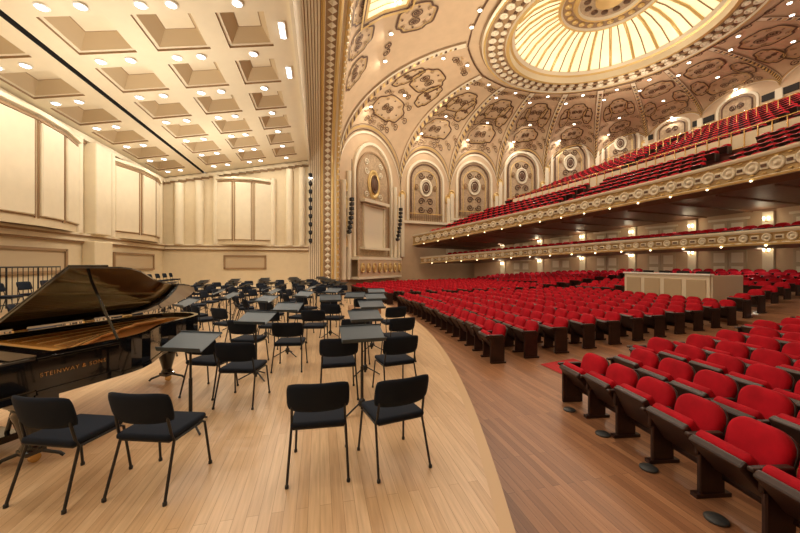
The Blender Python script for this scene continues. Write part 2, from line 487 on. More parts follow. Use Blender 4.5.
for i in range(NB):
    if 11 <= i <= 16: continue
    n = 60 if i == NB-1 else 36
    arcu = [i+(1-math.cos(pi*k/n))/2*.98+.01 for k in range(n+1)]
    rib([(u, .012) for u in arcu], .22, M_cream)
    rib([(u, .05) for u in arcu], .10, M_brown)
    rib([(u, .085) for u in arcu], .14, M_gold)
    rib([(u, .11) for u in arcu], .05, M_brown)
    wr = .40 if i > 5 else .62
    rib([(i+.0005, v/20) for v in range(1, 19)], wr, M_brown2, off=.05)
    rib([(i+.0005, v/20) for v in range(1, 19)], wr*.7, M_cream, off=.065)
    for v in range(2, 44):
        patch(i+.0005, v/50, .22, .20, M_brown if v % 2 else M_gold, .08, True, 8)
    if i < 6:
        hw = {0: 3.2, 1: 2.6, 2: 2.5, 3: 2.3, 4: 2.0, 5: 1.6}[i]
        cart(i+.5, .34, hw*1.15, 2.2 if i < 3 else 1.6)
        cart(i+.5, .66, hw*.9, 2.6)
        for du in (.24, .76): cart(i+du, .60, hw*.42, 2.6, inner=True)
        su, sv = scl(i+.5, .14)
        for sx in (-1, 1):
            for a, b in ((1.2, .17), (.5, .15), (1.9, .26), (1.6, .45), (.9, .84), (.3, .50), (1.4, .84), (2.3, .36), (.6, .22)):
                scroll(i+.5+sx*a/su, b, .30, sx, 1, M_brown, .07)
                scroll(i+.5+sx*(a+.1)/su, b+.012, .26, -sx, -1, M_brown2, .06)
                patch(i+.5+sx*(a+.5)/su, b+.03, .14, .14, M_gold, .06, True, 8)
    elif i < 11:
        cart(i+.5, .35, 3.0, 2.2); cart(i+.5, .72, 2.4, 2.4)
        for sx in (-1, 1):
            cart(i+.5+sx*.33, .5, 1.0, 2.4)
            for a, b in ((.12, .16), (.25, .2), (.15, .9)):
                scroll(i+.5+sx*a, b, .3, sx, 1, M_brown, .07)
    else:
        for k in range(9):
            uu = i+.14+k*.09
            cart(uu, .26, 1.9, 2.0)
            if k % 2: cart(uu, .62, 2.2, 2.4)
            else:
                scroll(uu, .5, .3, 1, 1); scroll(uu, .5, .3, -1, 1)
for uu in (17.655, 17.38):
    patch(uu, .42, 3.0, 2.6, M_glow, .09)
    for s_, w_, m_ in ((1.0, .22, M_gold), (1.14, .1, M_brown), (1.26, .16, M_gold)):
        rib(loc(uu, .42, [(-1.5*s_, -1.3*s_), (0, -1.3*s_), (1.5*s_, -1.3*s_), (1.5*s_, 0), (1.5*s_, 1.3*s_), (0, 1.3*s_), (-1.5*s_, 1.3*s_), (-1.5*s_, 0)]), w_, m_, True, .12)
    for k in range(-2, 3): rib(loc(uu, .42, [(k*.5, -1.3), (k*.5, 0), (k*.5, 1.3)]), .06, M_gold, off=.13)
for r_ in range(3):
    rib([(NB*k/240, (.985, .91, .955)[r_]) for k in range(240)], (.18, .12, .08)[r_], (M_gold, M_brown, M_brown2)[r_], True, .08)
orn.obj('trim_ceiling_stencils')

# dome
KD = .915; DZ = .2
mb = MB()
def circ(r, z, n=96): r *= KD; return [(CX+r*math.cos(2*pi*k/n), CY+r*math.sin(2*pi*k/n), z+DZ) for k in range(n)]
def rings(prof, smooth=True, n=96):
    for (r0, z0, _), (r1, z1, m) in zip(prof[:-1], prof[1:]):
        a = circ(r0, z0, n)+circ(r1, z1, n)
        mb.add(a, [(k, (k+1) % n, n+(k+1) % n, n+k) for k in range(n)], m, smooth)
rings([(8.7, 16.55, M_cream), (8.6, 16.38, M_cream), (8.45, 16.38, M_gold), (8.4, 16.5, M_cream), (7.0, 16.5, M_brown2), (6.95, 16.36, M_cream), (6.7, 16.36, M_gold), (6.65, 16.8, M_cream),
       (6.5, 16.9, M_gold), (6.3, 17.1, M_cream), (5.3, 17.9, M_glow), (4.2, 18.4, M_glow), (3.3, 18.6, M_glow), (3.3, 18.4, M_gold), (3.1, 18.38, M_gold), (3.0, 18.5, M_cream), (2.3, 18.55, M_brown2), (2.2, 18.4, M_gold), (2.0, 18.4, M_gold), (1.9, 18.55, M_cream), (.9, 18.6, M_mural), (.9, 18.4, M_gold), (.01, 18.35, M_gold)])
for k in range(60):
    q = 2*pi*(k+.5)/60; c, s_ = math.cos(q), math.sin(q)
    for rr, sc in ((7.98*KD, .25), (7.35*KD, .20)):
        R = Matrix.Translation((CX+rr*c, CY+rr*s_, 16.46+DZ)) @ Matrix.Rotation(q, 4, 'Z')
        mb.lathe([(sc, .04), (sc*1.05, -.05), (sc*.8, -.06), (sc*.7, .0), (sc*.4, -.0), (sc*.36, -.08), (.02, -.1)], M_cream, 10, R)
    for rr in (-.3, .33): mb.box((rr, .36, 0), (.20, .20, .05), M_brown, Matrix.Translation((CX+7.67*KD*c, CY+7.67*KD*s_, 16.46+DZ)) @ Matrix.Rotation(q, 4, 'Z'))
for k in range(48):
    q = 2*pi*k/48; c, s_ = math.cos(q), math.sin(q)
    pth = [(CX+KD*r*c, CY+KD*r*s_, z-.03+DZ) for r, z in ((6.3, 17.1), (5.3, 17.9), (4.2, 18.4), (3.3, 18.6))]
    mb.tube(pth, .04 if k % 2 else .10, M_brown2 if k % 2 else M_gold, 6)
for k in range(24):
    q = 2*pi*k/24; mb.lathe([(.2, .05), (.2, -.05), (.05, -.1)], M_gold, 8, Matrix.Translation((CX+2.42*math.cos(q), CY+2.42*math.sin(q), 18.5+DZ)))
for k in range(12):
    q = 2*pi*k/12; mb.lathe([(.22, .05), (.2, -.05), (.05, -.1)], M_brown, 8, Matrix.Translation((CX+1.3*math.cos(q), CY+1.3*math.sin(q), 18.55+DZ)))
mb.obj('ceiling_dome')

# wall arched panels
def bayM(i):
    a = Vector((B[i][0], B[i][1])); b = Vector((B[(i+1) % NB][0], B[(i+1) % NB][1])); d = (b-a); L = d.length; d /= L
    n = Vector((d.y, -d.x))
    if n.dot(Vector((17, 14))-a) < 0: n = -n
    return Matrix(((d.x, n.x, 0, a.x), (d.y, n.y, 0, a.y), (0, 0, 1, 0), (0, 0, 0, 1))), L
def archpanel(mb, M, cx, hw, z0, zs, ratio, fm, fill, band=.25, dep=.14, fo=.03):
    O = [(-hw, z0)]+[(-hw*math.cos(pi*k/20), zs+hw*ratio*math.sin(pi*k/20)) for k in range(21)]+[(hw, z0)]
    O = [(cx+x, z) for x, z in O]
    I = [(cx+(x-cx)*(1-band/hw), (z-z0)*(1-band/(zs+hw*ratio-z0))+z0) for x, z in O]
    n = len(O)
    vs = [(x, .01, z) for x, z in O]+[(x, dep, z) for x, z in O]+[(x, dep, z) for x, z in I]+[(x, fo, z) for x, z in I]
    fs = []
    for k in range(n-1):
        for q in range(3): fs.append((q*n+k, q*n+k+1, (q+1)*n+k+1, (q+1)*n+k))
    mb.add(vs, fs, fm, False, M)
    if fill: mb.add([(x, fo, z) for x, z in I], [tuple(range(n))], fill, False, M)
def medal(mb, M, cx, z, rx, rz, m=None, off=.07):
    F = M @ Matrix.Translation((cx, off, z)) @ Matrix.Rotation(-pi/2, 4, 'X') @ Matrix.Diagonal((rx, rz, 1, 1))
    mb.lathe([(1, 0), (1, .08), (.84, .12), (.80, .02), (.62, .02), (.6, .08), (.45, .1), (.2, .12), (.01, .14)], m or M_gold, 20, F)
def wscroll(mb, M, cx, z, s, sx, sy, m, w=.05, off=.1):
    pts = []
    for k in range(17):
        q = k/16*3*pi; r = s*(1-k/19); pts.append((cx+sx*(s-r*math.cos(q)), off, z+sy*r*math.sin(q)))
    mb.tube([tuple(M @ Vector(p)) for p in pts], w, m, 5)
M0, L0 = bayM(0)
archpanel(wf, M0, L0*.5, 2.75, 2.4, 9.2, 1.05, M_cream, None, .22, .22)
archpanel(wf, M0, L0*.5, 2.3, 2.5, 8.9, 1.05, M_brown2, M_mural, .12, .16, .05)
archpanel(wf, M0, L0*.5, 1.5, 3.2, 6.8, .0001, M_cream, M_cream, .12, .25, .09)
wf.box((L0*.5, .3, 7.0), (3.6, .5, .25), M_cream, M0); wf.box((L0*.5, .3, 3.1), (3.6, .5, .2), M_cream, M0)
medal(wf, M0, L0*.5, 8.6, .85, 1.25); medal(wf, M0, L0*.5, 8.6, .5, .8, M_brown, .16)
for sx in (-1, 1):
    for z, sy in ((7.6, 1), (9.6, -1), (10.3, 1)): wscroll(wf, M0, L0*.5+sx*.7, z, .3, sx, sy, M_cream)
for s_ in (-1, 1):
    for q in (3.3, 3.9):
        wf.tube([tuple(M0 @ Vector((L0*.5+s_*q, .12, .6))), tuple(M0 @ Vector((L0*.5+s_*q, .12, 9.0 if q < 3.5 else 8.2)))], .2, M_cream, 12)
    for z in (3.5, 5, 6.5, 7.8): medal(wf, M0, L0*.5+s_*3.6, z, .12, .45)
wf.box((L0*.5, .5, 2.25), (6.2, 1.0, .22), M_cream, M0); wf.box((L0*.5, .9, 1.45), (6.2, .12, 1.4), M_tan, M0); wf.box((L0*.5, .5, .7), (6.2, 1.0, .18), M_cream, M0)
for k in range(8): medal(wf, M0 @ Matrix.Translation((0, .92, 0)), L0*.5-2.7+k*.77, 1.5, .24, .4)
for i in range(1, 6):
    Mi, Li = bayM(i); f = max(B[i][2], B[i][3]); H = B[i][4]
    w = Li*.30
    archpanel(wf, Mi, Li*.5, w*1.25, f-2.4, f+H*.36, 1.0, M_cream, None, .2, .16)
    archpanel(wf, Mi, Li*.5, w, f-2.2, f+H*.36, 1.0, M_brown, M_mural, .12, .13, .05)
    archpanel(wf, Mi, Li*.5, w*.78, f-2.0, f+H*.3, 1.0, M_gold, None, .06, .1, .05)
    medal(wf, Mi, Li*.5, f+H*.2, w*.42, w*.55, M_cream); medal(wf, Mi, Li*.5, f+H*.2, w*.25, w*.35, M_brown, .15)
    for s_ in (-1, 1):
        for z, sy in ((f+H*.2+w*.7, -1), (f-.5, 1), (f-1.3, -1)): wscroll(wf, Mi, Li*.5+s_*.12, z, w*.22, s_, sy, M_brown)
        medal(wf, Mi, Li*.5+s_*w*.62, f+.9, .2, .3, M_brown2)
        wf.box((Li*.5+s_*Li*.46, .12, f-3), (.35, .24, 6), M_cream, Mi)
        medal(wf, Mi, Li*.5+s_*Li*.46, f-.1, .35, .5, M_gold)
    wf.box((Li*.5, .15, f-2.6), (Li, .3, .25), M_cream, Mi)
    for k in range(17): wf.box((Li*.5-w+k*w/8, .3, f-2.1), (.05, .05, .7), M_brown2, Mi)
    wf.box((Li*.5, .3, f-1.75), (w*2.2, .1, .08), M_gold, Mi)
wf.obj('wall_far')
for i in range(6, 11):
    Mi, Li = bayM(i)
    archpanel(wb, Mi, Li*.5, 1.5, 14.2, 15.1, .6, M_cream, M_mural, .15, .12)
    archpanel(wb, Mi, Li*.5, 1.1, 14.3, 15.1, .55, M_brown, M_mural, .08, .12, .05)
    for k in (-1, 1):
        wb.box((Li*.5+k*2.1, .06, 14.8), (.85, .1, .5), M_dark, Mi)
        for sx in (-1, 1): wscroll(wb, Mi, Li*.5+sx*.05, 14.95, .25, sx, k, M_brown, .04, .08)
    wb.box((Li*.5, .1, 14.1), (Li, .2, .12), M_cream, Mi)
    wb.box((0, .1, 12.8), (.4, .25, 4.6), M_cream, Mi)
wb.obj('wall_back')

# ------------------------------------------------------------ theatre seats
def outl(w, z0, z1, r, n=5):
    P = [(-w/2*.94, z0), (w/2*.94, z0)]
    for k in range(n+1):
        q = pi/2*k/n; P.append((w/2-r+r*math.cos(q), z1-r+r*math.sin(q)))
    for k in range(n+1):
        q = pi/2+pi/2*k/n; P.append((-w/2+r+r*math.cos(q), z1-r+r*math.sin(q)))
    return P
def pad(mb, out, th, m, M, bulge=.03, ins=.04):
    n = len(out); cy = sum(p[0] for p in out)/n; cz = sum(p[1] for p in out)/n
    def lay(x, k): return [(x, cy+(y-cy)*k, cz+(z-cz)*k) for y, z in out]
    vs = lay(th, .97)+lay(0, 1)+lay(-bulge*.7, .93)+lay(-bulge, .75)+[(-bulge*1.1, cy, cz)]
    fs = [tuple(range(n))[::-1]]
    for q in range(3): fs += [(q*n+i, q*n+(i+1) % n, (q+1)*n+(i+1) % n, (q+1)*n+i) for i in range(n)]
    fs += [(3*n+i, 3*n+(i+1) % n, 4*n) for i in range(n)]
    mb.add(vs, fs, m, True, M)
def seat(low=False, fold=60):
    s = MB(); n = 2 if low else 5
    T = Matrix.Translation((.05, 0, .36)) @ Matrix.Rotation(math.radians(16), 4, 'Y')
    pad(s, outl(.50, 0, .50, .16, n), .06, M_red, T, .045)
    if not low:
        T2 = Matrix.Translation((.115, 0, .36)) @ Matrix.Rotation(math.radians(16), 4, 'Y')
        pad(s, outl(.51, -.18, .47, .15, 4), .03, M_darkwood, T2, .0)
    C = Matrix.Translation((.03, 0, .34)) @ Matrix.Rotation(math.radians(fold), 4, 'Y')
    if low:
        s.box((-.19, 0, .04), (.38, .46, .07), M_red, C); s.box((-.19, 0, -.015), (.38, .47, .04), M_darkwood, C)
        s.box((-.02, -.275, .40), (.30, .05, .42), M_darkwood)
    else:
        s.box((-.20, 0, .045), (.40, .47, .10), M_red, C, r=.038, seg=3, smooth=True)
        s.box((-.195, 0, -.03), (.41, .485, .08), M_darkwood, C, r=.02, seg=2)
        s.box((.0, -.28, .30), (.26, .045, .60), M_darkwood, r=.01, seg=1)
        s.box((-.07, -.28, .605), (.36, .06, .04), M_darkwood, r=.015, seg=2)
        s.box((.0, -.28, .02), (.36, .07, .04), M_darkwood)
        s.box((-.10, -.28, .5), (.12, .04, .18), M_darkwood, r=.01, seg=1)
    return s
def endp():
    s = MB()
    s.box((-.02, -.275, .31), (.34, .045, .62), M_darkwood, r=.01, seg=1)
    s.box((-.07, -.275, .625), (.38, .07, .045), M_darkwood, r=.018, seg=2)
    s.box((-.02, -.298, .3), (.24, .01, .42), M_darkwood, r=.004, seg=1)
    return s
SEATS = [seat(fold=f) for f in (48, 56, 64)]; SEATL, ENDP = seat(True, 58), endp()
PIT = .565
def seatrow(mb, fx, y0, y1, fzf, low=False, ok=None):
    T = []; y = y0+PIT/2
    while y <= y1-PIT/2:
        X = fx(y); sl = (fx(y+.1)-fx(y-.1))/.2
        dy = PIT/math.sqrt(1+sl*sl)
        if ok is None or ok(X, y): T.append((X, y, fzf(X, y), -math.atan(sl)))
        y += dy
    if T:
        if low: mb.tile(SEATL, T)
        else:
            for t in T: mb.tile(random.choice(SEATS), [t])
            a = T[-1]; mb.tile(ENDP, [(a[0]-math.sin(a[3])*.56, a[1]+math.cos(a[3])*.56, a[2], a[3])])
            mb.tile(ENDP, [T[0]])
    return bool(T)
wallY = lambda X: float(np.interp(X, [1.35, 7.5, 13, 24, 29.5, 33, 34], [25.9, 32, 33, 32.8, 31.5, 28.5, 24]))
def XF(Y): return 16.5-8*((Y-12)/20)**2
def wX(Y): return XF(Y)+6.5
for r in range(19):
    clr = lambda X, Y: X < wX(Y)-1.0 and Y < wallY(X)-1.3
    booth = lambda X, Y: clr(X, Y) and not (14.2 < X < 16.9 and 9.6 < Y < 14.4)
    fA = lambda Y, r=r: 4.5+.95*r-.009*(Y-12)**2
    fB = lambda Y, r=r: 4.15+.95*r-.009*(Y-12)**2
    X0 = fA(6)
    for (f, ya, yb, okf, lw) in ((fA, -4.5 if r > 3 else -3, aisle(X0)-.9, clr, False), (fB, aisle(X0)+.95, 17.0, booth, r > 12), (fB, 18.4, 29, clr, r > 4)):
        mb = MB()
        if seatrow(mb, f, ya, yb, lambda X, Y: fz(X), low=lw, ok=okf): mb.obj('theater_seat_row')
mb = MB()
for r in range(3):
    for k in range(7):
        Y = .05+k*.74; X = 4.5+.95*r-.009*(Y-12)**2-.26
        mb.lathe([(.085, 0), (.09, .015), (.08, .025), (.01, .03)], M_grey, 16, Matrix.Translation((X, Y, fz(X))))
mb.obj('floor_air_vents')

# mixing booth
mb = MB()
zb = fz(15.0)+.1
mb.box((14.8, 12, zb+.6), (.12, 3.8, 1.35), M_cream, r=.02); mb.box((14.8, 12, zb+1.3), (.22, 3.9, .07), M_trimring, r=.02)
for s_ in (-1, 1): mb.box((15.6, 12+s_*1.9, zb+.6), (1.6, .12, 1.35), M_cream, r=.02)
for k in range(4): mb.box((14.73, 10.6+k*.93, zb+.7), (.03, .75, .8), M_door, r=.01, seg=1)
mb.box((15.4, 12, zb+.95), (.7, 3.3, .06), M_darkwood)
for k in range(4): mb.box((15.4, 10.8+k*.8, zb+1.25), (.06, .5, .35), M_dark)
mb.obj('mixing_booth')

# ------------------------------------------------------------ balconies
def ZF(Y): return 5.5-(1.5*((Y-12)/20)**2 if Y > 12 else 0)
NR = 18
def bx(Y, k): return XF(Y)+(33.2-XF(Y))*(k/NR)
def bz(Y, k): return (ZF(Y)-.25)+(13.6-(ZF(Y)-.25))*(k/NR)
YS = [-5+i*.75 for i in range(50)]
def yc(X, Y): return min(Y, wallY(X)-.02)
mb = MB()
for k in range(NR):
    vs = []
    for Y in YS:
        xa, xb = bx(Y, k), bx(Y, k+1); za, zb_ = bz(Y, k), bz(Y, k+1)
        vs += [(xa, yc(xa, Y), za), (xb, yc(xb, Y), za), (xb, yc(xb, Y), zb_)]
    mb.add(vs, [(3*i+q, 3*i+q+1, 3*i+q+4, 3*i+q+3) for i in range(len(YS)-1) for q in (0, 1)], M_carpet2)
vs = []
for Y in YS:
    a, b = XF(Y), wX(Y)
    vs += [(a, yc(a, Y), ZF(Y)-.45), (a+.5, yc(a+.5, Y), ZF(Y)-.62), (b, yc(b, Y), ZF(Y)-.82), (33.5, yc(33.5, Y), ZF(Y)+.2)]
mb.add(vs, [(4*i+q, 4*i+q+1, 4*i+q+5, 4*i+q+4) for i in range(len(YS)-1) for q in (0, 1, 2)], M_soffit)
for j in range(15):
    Y = 1+j*2.1; a, b = XF(Y)+.7, wX(Y)-.1
    mb.tube([(a, Y, ZF(Y)-.63), (b, Y, ZF(Y)-.83)], .06, M_soffit, 6)
mb.obj('balcony_structure')

def fascia(fX, fZ, h, mback, disc, y0=-4, y1=31.6):
    mb = MB(); n = 90
    prof = [(0, -h/2, M_cream), (-.14, -h/2, M_cream), (-.16, -h/2+.08, M_gold), (-.08, -h/2+.12, M_cream), (-.08, h/2-.16, mback), (-.16, h/2-.12, M_gold), (-.2, h/2-.04, M_cream), (-.2, h/2+.03, M_cream), (.1, h/2+.03, M_cream), (.1, -h/2, M_cream)]
    V = []
    ysl = [y0+(y1-y0)*i/n for i in range(n+1)]
    for Y in ysl:
        for (dx, dz, m) in prof: V.append((fX(Y)+dx, Y, fZ(Y)+dz))
    b0 = len(mb.v); mb.v.extend(V); k = len(prof)
    for i in range(n):
        for q in range(k-1):
            mb.f.append((b0+i*k+q, b0+i*k+q+1, b0+(i+1)*k+q+1, b0+(i+1)*k+q)); mb.m.append(mb.mi(prof[q+1][2])); mb.s.append(False)
    Y = y0+.3; c = 0
    while Y < y1-.3:
        sl = (fX(Y+.1)-fX(Y-.1))/.2; a = -math.atan(sl)
        F = Matrix.Translation((fX(Y)-.09, Y, fZ(Y))) @ Matrix.Rotation(a, 4, 'Z') @ Matrix.Rotation(-pi/2, 4, 'Y')
        if c % 2 == 0:
            mb.lathe([(h*.27, 0), (h*.27, .06), (h*.20, .07), (h*.18, .02), (h*.1, .02), (h*.09, .08), (.01, .09)], disc, 12, F)
            if c % 4 == 0: mb.lathe([(.025, -.02), (.038, .02), (.028, .05), (.01, .06)], M_bulb, 8, F @ Matrix.Translation((-h/2-.02, 0, .06)))
        else:
            mb.box((0, 0, .02), (h*.30, .28, .05), disc, F, r=.01, seg=1); mb.box((0, 0, .05), (h*.12, .18, .05), M_brown, F)
        for sg in (-1, 1): mb.box((sg*h*.30, .0, .03), (.05, .14, .05), M_gold, F, r=.01, seg=1)
        Y += .40/math.sqrt(1+sl*sl); c += 1
    return mb
M_fg = mat('fascia_ground_ochre', (.46, .31, .13), .5)
fascia(XF, ZF, .95, M_fg, M_cream).obj('balcony_front')
XL = lambda Y: XF(Y)+.8
ZL = lambda Y: 2.85-(.75*((Y-12)/20)**2 if Y > 12 else 0)
mb = fascia(XL, ZL, .6, M_fg, M_cream)
vs = []
for Y in YS:
    a, b = XL(Y), wX(Y)
    vs += [(a, yc(a, Y), ZL(Y)-.12), (b, yc(b, Y), ZL(Y)+.1), (a, yc(a, Y), ZL(Y)-.3), (b, yc(b, Y), ZL(Y)-.25)]
mb.add(vs, [(4*i, 4*i+1, 4*i+5, 4*i+4) for i in range(len(YS)-1)], M_carpet2)
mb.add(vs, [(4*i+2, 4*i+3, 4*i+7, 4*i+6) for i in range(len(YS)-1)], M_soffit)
mb.obj('loge_front')
mb = MB()
for dk in (1.0, 2.1):
    seatrow(mb, lambda Y, dk=dk: XL(Y)+dk, -3, 30.5, lambda X, Y: ZL(Y)-.3+.1*dk, low=True)
mb.obj('loge_seating')
mb = MB(); vs = []
for Y in YS:
    b = wX(Y); vs += [(b, yc(b, Y), -.5), (b, yc(b, Y), ZF(Y)-.3)]
mb.add(vs, [(2*i, 2*i+2, 2*i+3, 2*i+1) for i in range(len(YS)-1)], M_tan)
Y = -2; c = 0
sconces = []
while Y < 30.5:
    b = wX(Y); sl = (wX(Y+.1)-wX(Y-.1))/.2
    F = Matrix.Translation((b, Y, 0)) @ Matrix.Rotation(-math.atan(sl), 4, 'Z')
    for zb0 in (fz(b), ZL(Y)+.1):
        up = zb0 > 1.8
        hh = 1.35 if up else 1.75
        if c % 2 == 0:
            for s_ in (-1, 1):
                mb.box((-.05, s_*.42, zb0+hh/2), (.08, .8, hh), M_door, F, r=.01, seg=1)
                for zz in (.28, .72): mb.box((-.1, s_*.42, zb0+hh*zz), (.03, .52, hh*.32), M_cream, F)
            mb.box((-.06, 0, zb0+hh+.06), (.14, 1.9, .12), M_cream, F)
        else:
            hb = 1.6 if up else 2.1; zs = 1.1 if up else 1.5
            mb.box((-.08, 0, zb0+hb/2), (.16, .45, hb), M_cream, F)
            for (dx, dy) in ((-.28, -.10), (-.28, .10)):
                G = F @ Matrix.Translation((dx, dy, zb0+zs+.12))
                mb.lathe([(.02, -.07), (.05, 0), (.055, .07), (.03, .11)], M_bulb, 10, G)
            mb.tube([tuple(F @ Vector((-.1, 0, zb0+zs-.03))), tuple(F @ Vector((-.3, 0, zb0+zs)))], .03, M_brass)
            sconces.append(tuple(F @ Vector((-.75, 0, zb0+zs+.15))))
    Y += 1.75/math.sqrt(1+sl*sl); c += 1
mb.obj('wall_promenade')
for i, p in enumerate(sconces):
    if p[1] > 4: point('sconce_light', p, 11, .12)

mb = MB()
for k in range(NR):
    if k in (6,): continue
    seatrow(mb, lambda Y, k=k: bx(Y, k)+.5, 1, 32, lambda X, Y, k=k: bz(Y, k), low=True, ok=lambda X, Y: Y < wallY(X)-.5 and abs(Y-12.5-.1*(X-16)) > .6 and abs(Y-20.5-.2*(X-16)) > .55 and abs(Y-6.5) > .5)
mb.obj('balcony_seating')
def rail(name, fX, fZ, h, ya, yb, m=M_cream):
    mb = MB(); n = 50
    pts = [(fX(ya+(yb-ya)*i/n), ya+(yb-ya)*i/n) for i in range(n+1)]
    mb.tube([(x, y, fZ(y)+h) for x, y in pts], .035, M_brass, 6); mb.tube([(x, y, fZ(y)+.1) for x, y in pts], .03, M_brass, 6)
    for x, y in pts: mb.tube([(x, y, fZ(y)), (x, y, fZ(y)+h)], .03, M_brass, 6)
    for i in range(n):
        (x0, y0), (x1, y1) = pts[i], pts[i+1]
        if m: mb.quad((x0+.02, y0, fZ(y0)), (x1+.02, y1, fZ(y1)), (x1+.02, y1, fZ(y1)+h*.8), (x0+.02, y0, fZ(y0)+h*.8), m)
    mb.obj(name)
rail('balcony_cross_aisle_parapet', lambda Y: bx(Y, 7)-.05, lambda Y: bz(Y, 7)-.3, 1.1, 1, 30.5)
rail('balcony_rear_rail', lambda Y: bx(Y, 13)-.05, lambda Y: bz(Y, 13), 1.0, 1, 28, None)

# ------------------------------------------------------------ orchestra chairs and stands
def mk_chair():
    s = MB()
    s.box((0, .0, .455), (.46, .44, .055), M_navy, r=.025, seg=3, smooth=True)
    s.box((0, .0, .425), (.42, .40, .015), M_blackm)
    nx, nz = 16, 8; vs = []
    for side in (0, 1):
        for i in range(nx+1):
            for j in range(nz+1):
                zt = j/nz; ez = abs(2*zt-1); ed = abs(2*i/nx-1)
                x = (i/nx-.5)*.51*(1-.05*ez**4)
                zc = .705+(zt-.5)*.25*(1-.14*ed**6)
                y = -.225-.055*(1-(2*i/nx-1)**2)-(zt-.5)*.06
                th = .024*(1-ed**4*.7)*(1-ez**4*.7)
                vs.append((x, y+(th if side else -th), zc))
    fs = []; w = nz+1; o = (nx+1)*w
    for i in range(nx):
        for j in range(nz):
            fs.append((i*w+j, (i+1)*w+j, (i+1)*w+j+1, i*w+j+1)); fs.append((o+i*w+j, o+i*w+j+1, o+(i+1)*w+j+1, o+(i+1)*w+j))
    for i in range(nx): fs.append((i*w, o+i*w, o+(i+1)*w, (i+1)*w)); fs.append((i*w+nz, (i+1)*w+nz, o+(i+1)*w+nz, o+i*w+nz))
    for j in range(nz): fs.append((j, j+1, o+j+1, o+j)); fs.append((nx*w+j, o+nx*w+j, o+nx*w+j+1, nx*w+j+1))
    s.add(vs, fs, M_navy, True)
    for q in (-1, 1):
        s.tube([(q*.205, -.235, .78), (q*.215, -.22, .60), (q*.22, -.19, .47), (q*.225, -.17, .42), (q*.245, -.29, .015)], .011, M_blackm, 8)
        s.tube([(q*.215, -.16, .415), (q*.215, .17, .415), (q*.22, .20, .40), (q*.24, .25, .015)], .011, M_blackm, 8)
        s.lathe([(.016, 0), (.016, .022), (.012, .028)], M_blackm, 10, Matrix.Translation((q*.245, -.29, 0)))
        s.lathe([(.016, 0), (.016, .022), (.012, .028)], M_blackm, 10, Matrix.Translation((q*.24, .25, 0)))
    s.tube([(-.215, -.12, .41), (.215, -.12, .41)], .011, M_blackm); s.tube([(-.215, .14, .41), (.215, .14, .41)], .011, M_blackm)
    return s.mesh('music_chair')
def mk_stand():
    s = MB()
    s.tube([(0, 0, .03), (0, 0, .93)], .013, M_blackm, 10); s.tube([(0, 0, .03), (0, 0, .55)], .019, M_blackm, 10)
    for a in (90, 210, 330):
        q = math.radians(a); c, n = math.cos(q), math.sin(q)
        s.tube([(0, 0, .13), (c*.08, n*.08, .09), (c*.25, n*.25, .012)], .011, M_blackm, 6)
    s.lathe([(.04, .07), (.04, .14), (.02, .16)], M_blackm, 12)
    F = Matrix.Translation((0, 0, .95)) @ Matrix.Rotation(math.radians(22), 4, 'X')
    s.box((0, .0, 0), (.52, .36, .008), M_desk, F, r=.003, seg=1)
    s.box((0, -.18, .025), (.52, .006, .05), M_desk, F)
    s.box((0, .178, .006), (.52, .006, .02), M_desk, F)
    s.box((0, 0, -.02), (.08, .08, .03), M_blackm, F)
    return s.mesh('music_stand')
ch, st = mk_chair(), mk_stand()
def face(X, Y, tx=1.8, ty=12.5): return math.atan2(-(tx-X), ty-Y)
near = [(-1.93, 3.30, -20), (-1.27, 3.22, -18), (.0, 3.14, -3), (.65, 3.10, 12), (-.98, 4.85, -14), (-1.50, 5.30, -22), (-.5, 6.2, -8), (.245, 4.8, 0), (1.03, 4.72, 10),
        (1.42, 6.25, 10), (.62, 6.35, 0), (-1.25, 6.6, -20), (-.1, 7.7, -10), (.9, 7.75, 4), (1.65, 7.8, 10), (-1.0, 7.9, -20)]
for X, Y, a in near: inst(ch, 'music_chair', (X, Y, 0), math.radians(a))
for X, Y, a in [(-1.38, 4.15, -22), (.5, 4.15, 3), (.72, 5.55, 5), (-.98, 5.72, -22), (-.62, 7.0, -15), (1.05, 7.05, 5), (.25, 8.6, 0), (1.4, 8.7, 4)]:
    inst(st, 'music_stand', (X, Y, 0), math.radians(a))
pc = (1.8, 12.7)
for ri, R in enumerate([2.9, 4.3, 5.7, 7.1, 8.5, 9.9]):
    n = int(R*2.95/.88)
    for k in range(n):
        phi = math.radians(96)+(math.radians(172))*(k+.5)/n
        X = pc[0]+R*math.cos(phi)+random.uniform(-.05, .05); Y = pc[1]+R*math.sin(phi)+random.uniform(-.05, .05)
        if Y < 8.5 and X > -1.7: continue
        if Y < 7.4 or X > edge(Y)-.6 or Y > 23.5 or X < -7.0: continue
        inst(ch, 'music_chair', (X, Y, 0), face(X, Y, *pc)+random.uniform(-.15, .15))
        if k % 2 == 0:
            ph2 = phi+math.radians(172)/n*.5; r2 = R-.72
            inst(st, 'music_stand', (pc[0]+r2*math.cos(ph2), pc[1]+r2*math.sin(ph2), 0), face(pc[0]+r2*math.cos(ph2), pc[1]+r2*math.sin(ph2), *pc))
mb = MB(); mb.box((-8.45, 15.5, .22), (1.8, 16, .44), M_maple, r=.01, seg=1)
mb.tube([(-9.28, 8, 1.7), (-9.28, 15, 1.7)], .025, M_blackm); mb.tube([(-9.28, 8, .55), (-9.28, 15, .55)], .02, M_blackm)
for k in range(36): mb.tube([(-9.28, 8+k*.2, .44), (-9.28, 8+k*.2, 1.7)], .012 if k % 6 else .025, M_blackm, 6)
mb.obj('choir_riser')
for k in range(18):
    inst(ch, 'music_chair', (-8.4, 8.2+k*.86, .442), -pi/2+random.uniform(-.1, .1))
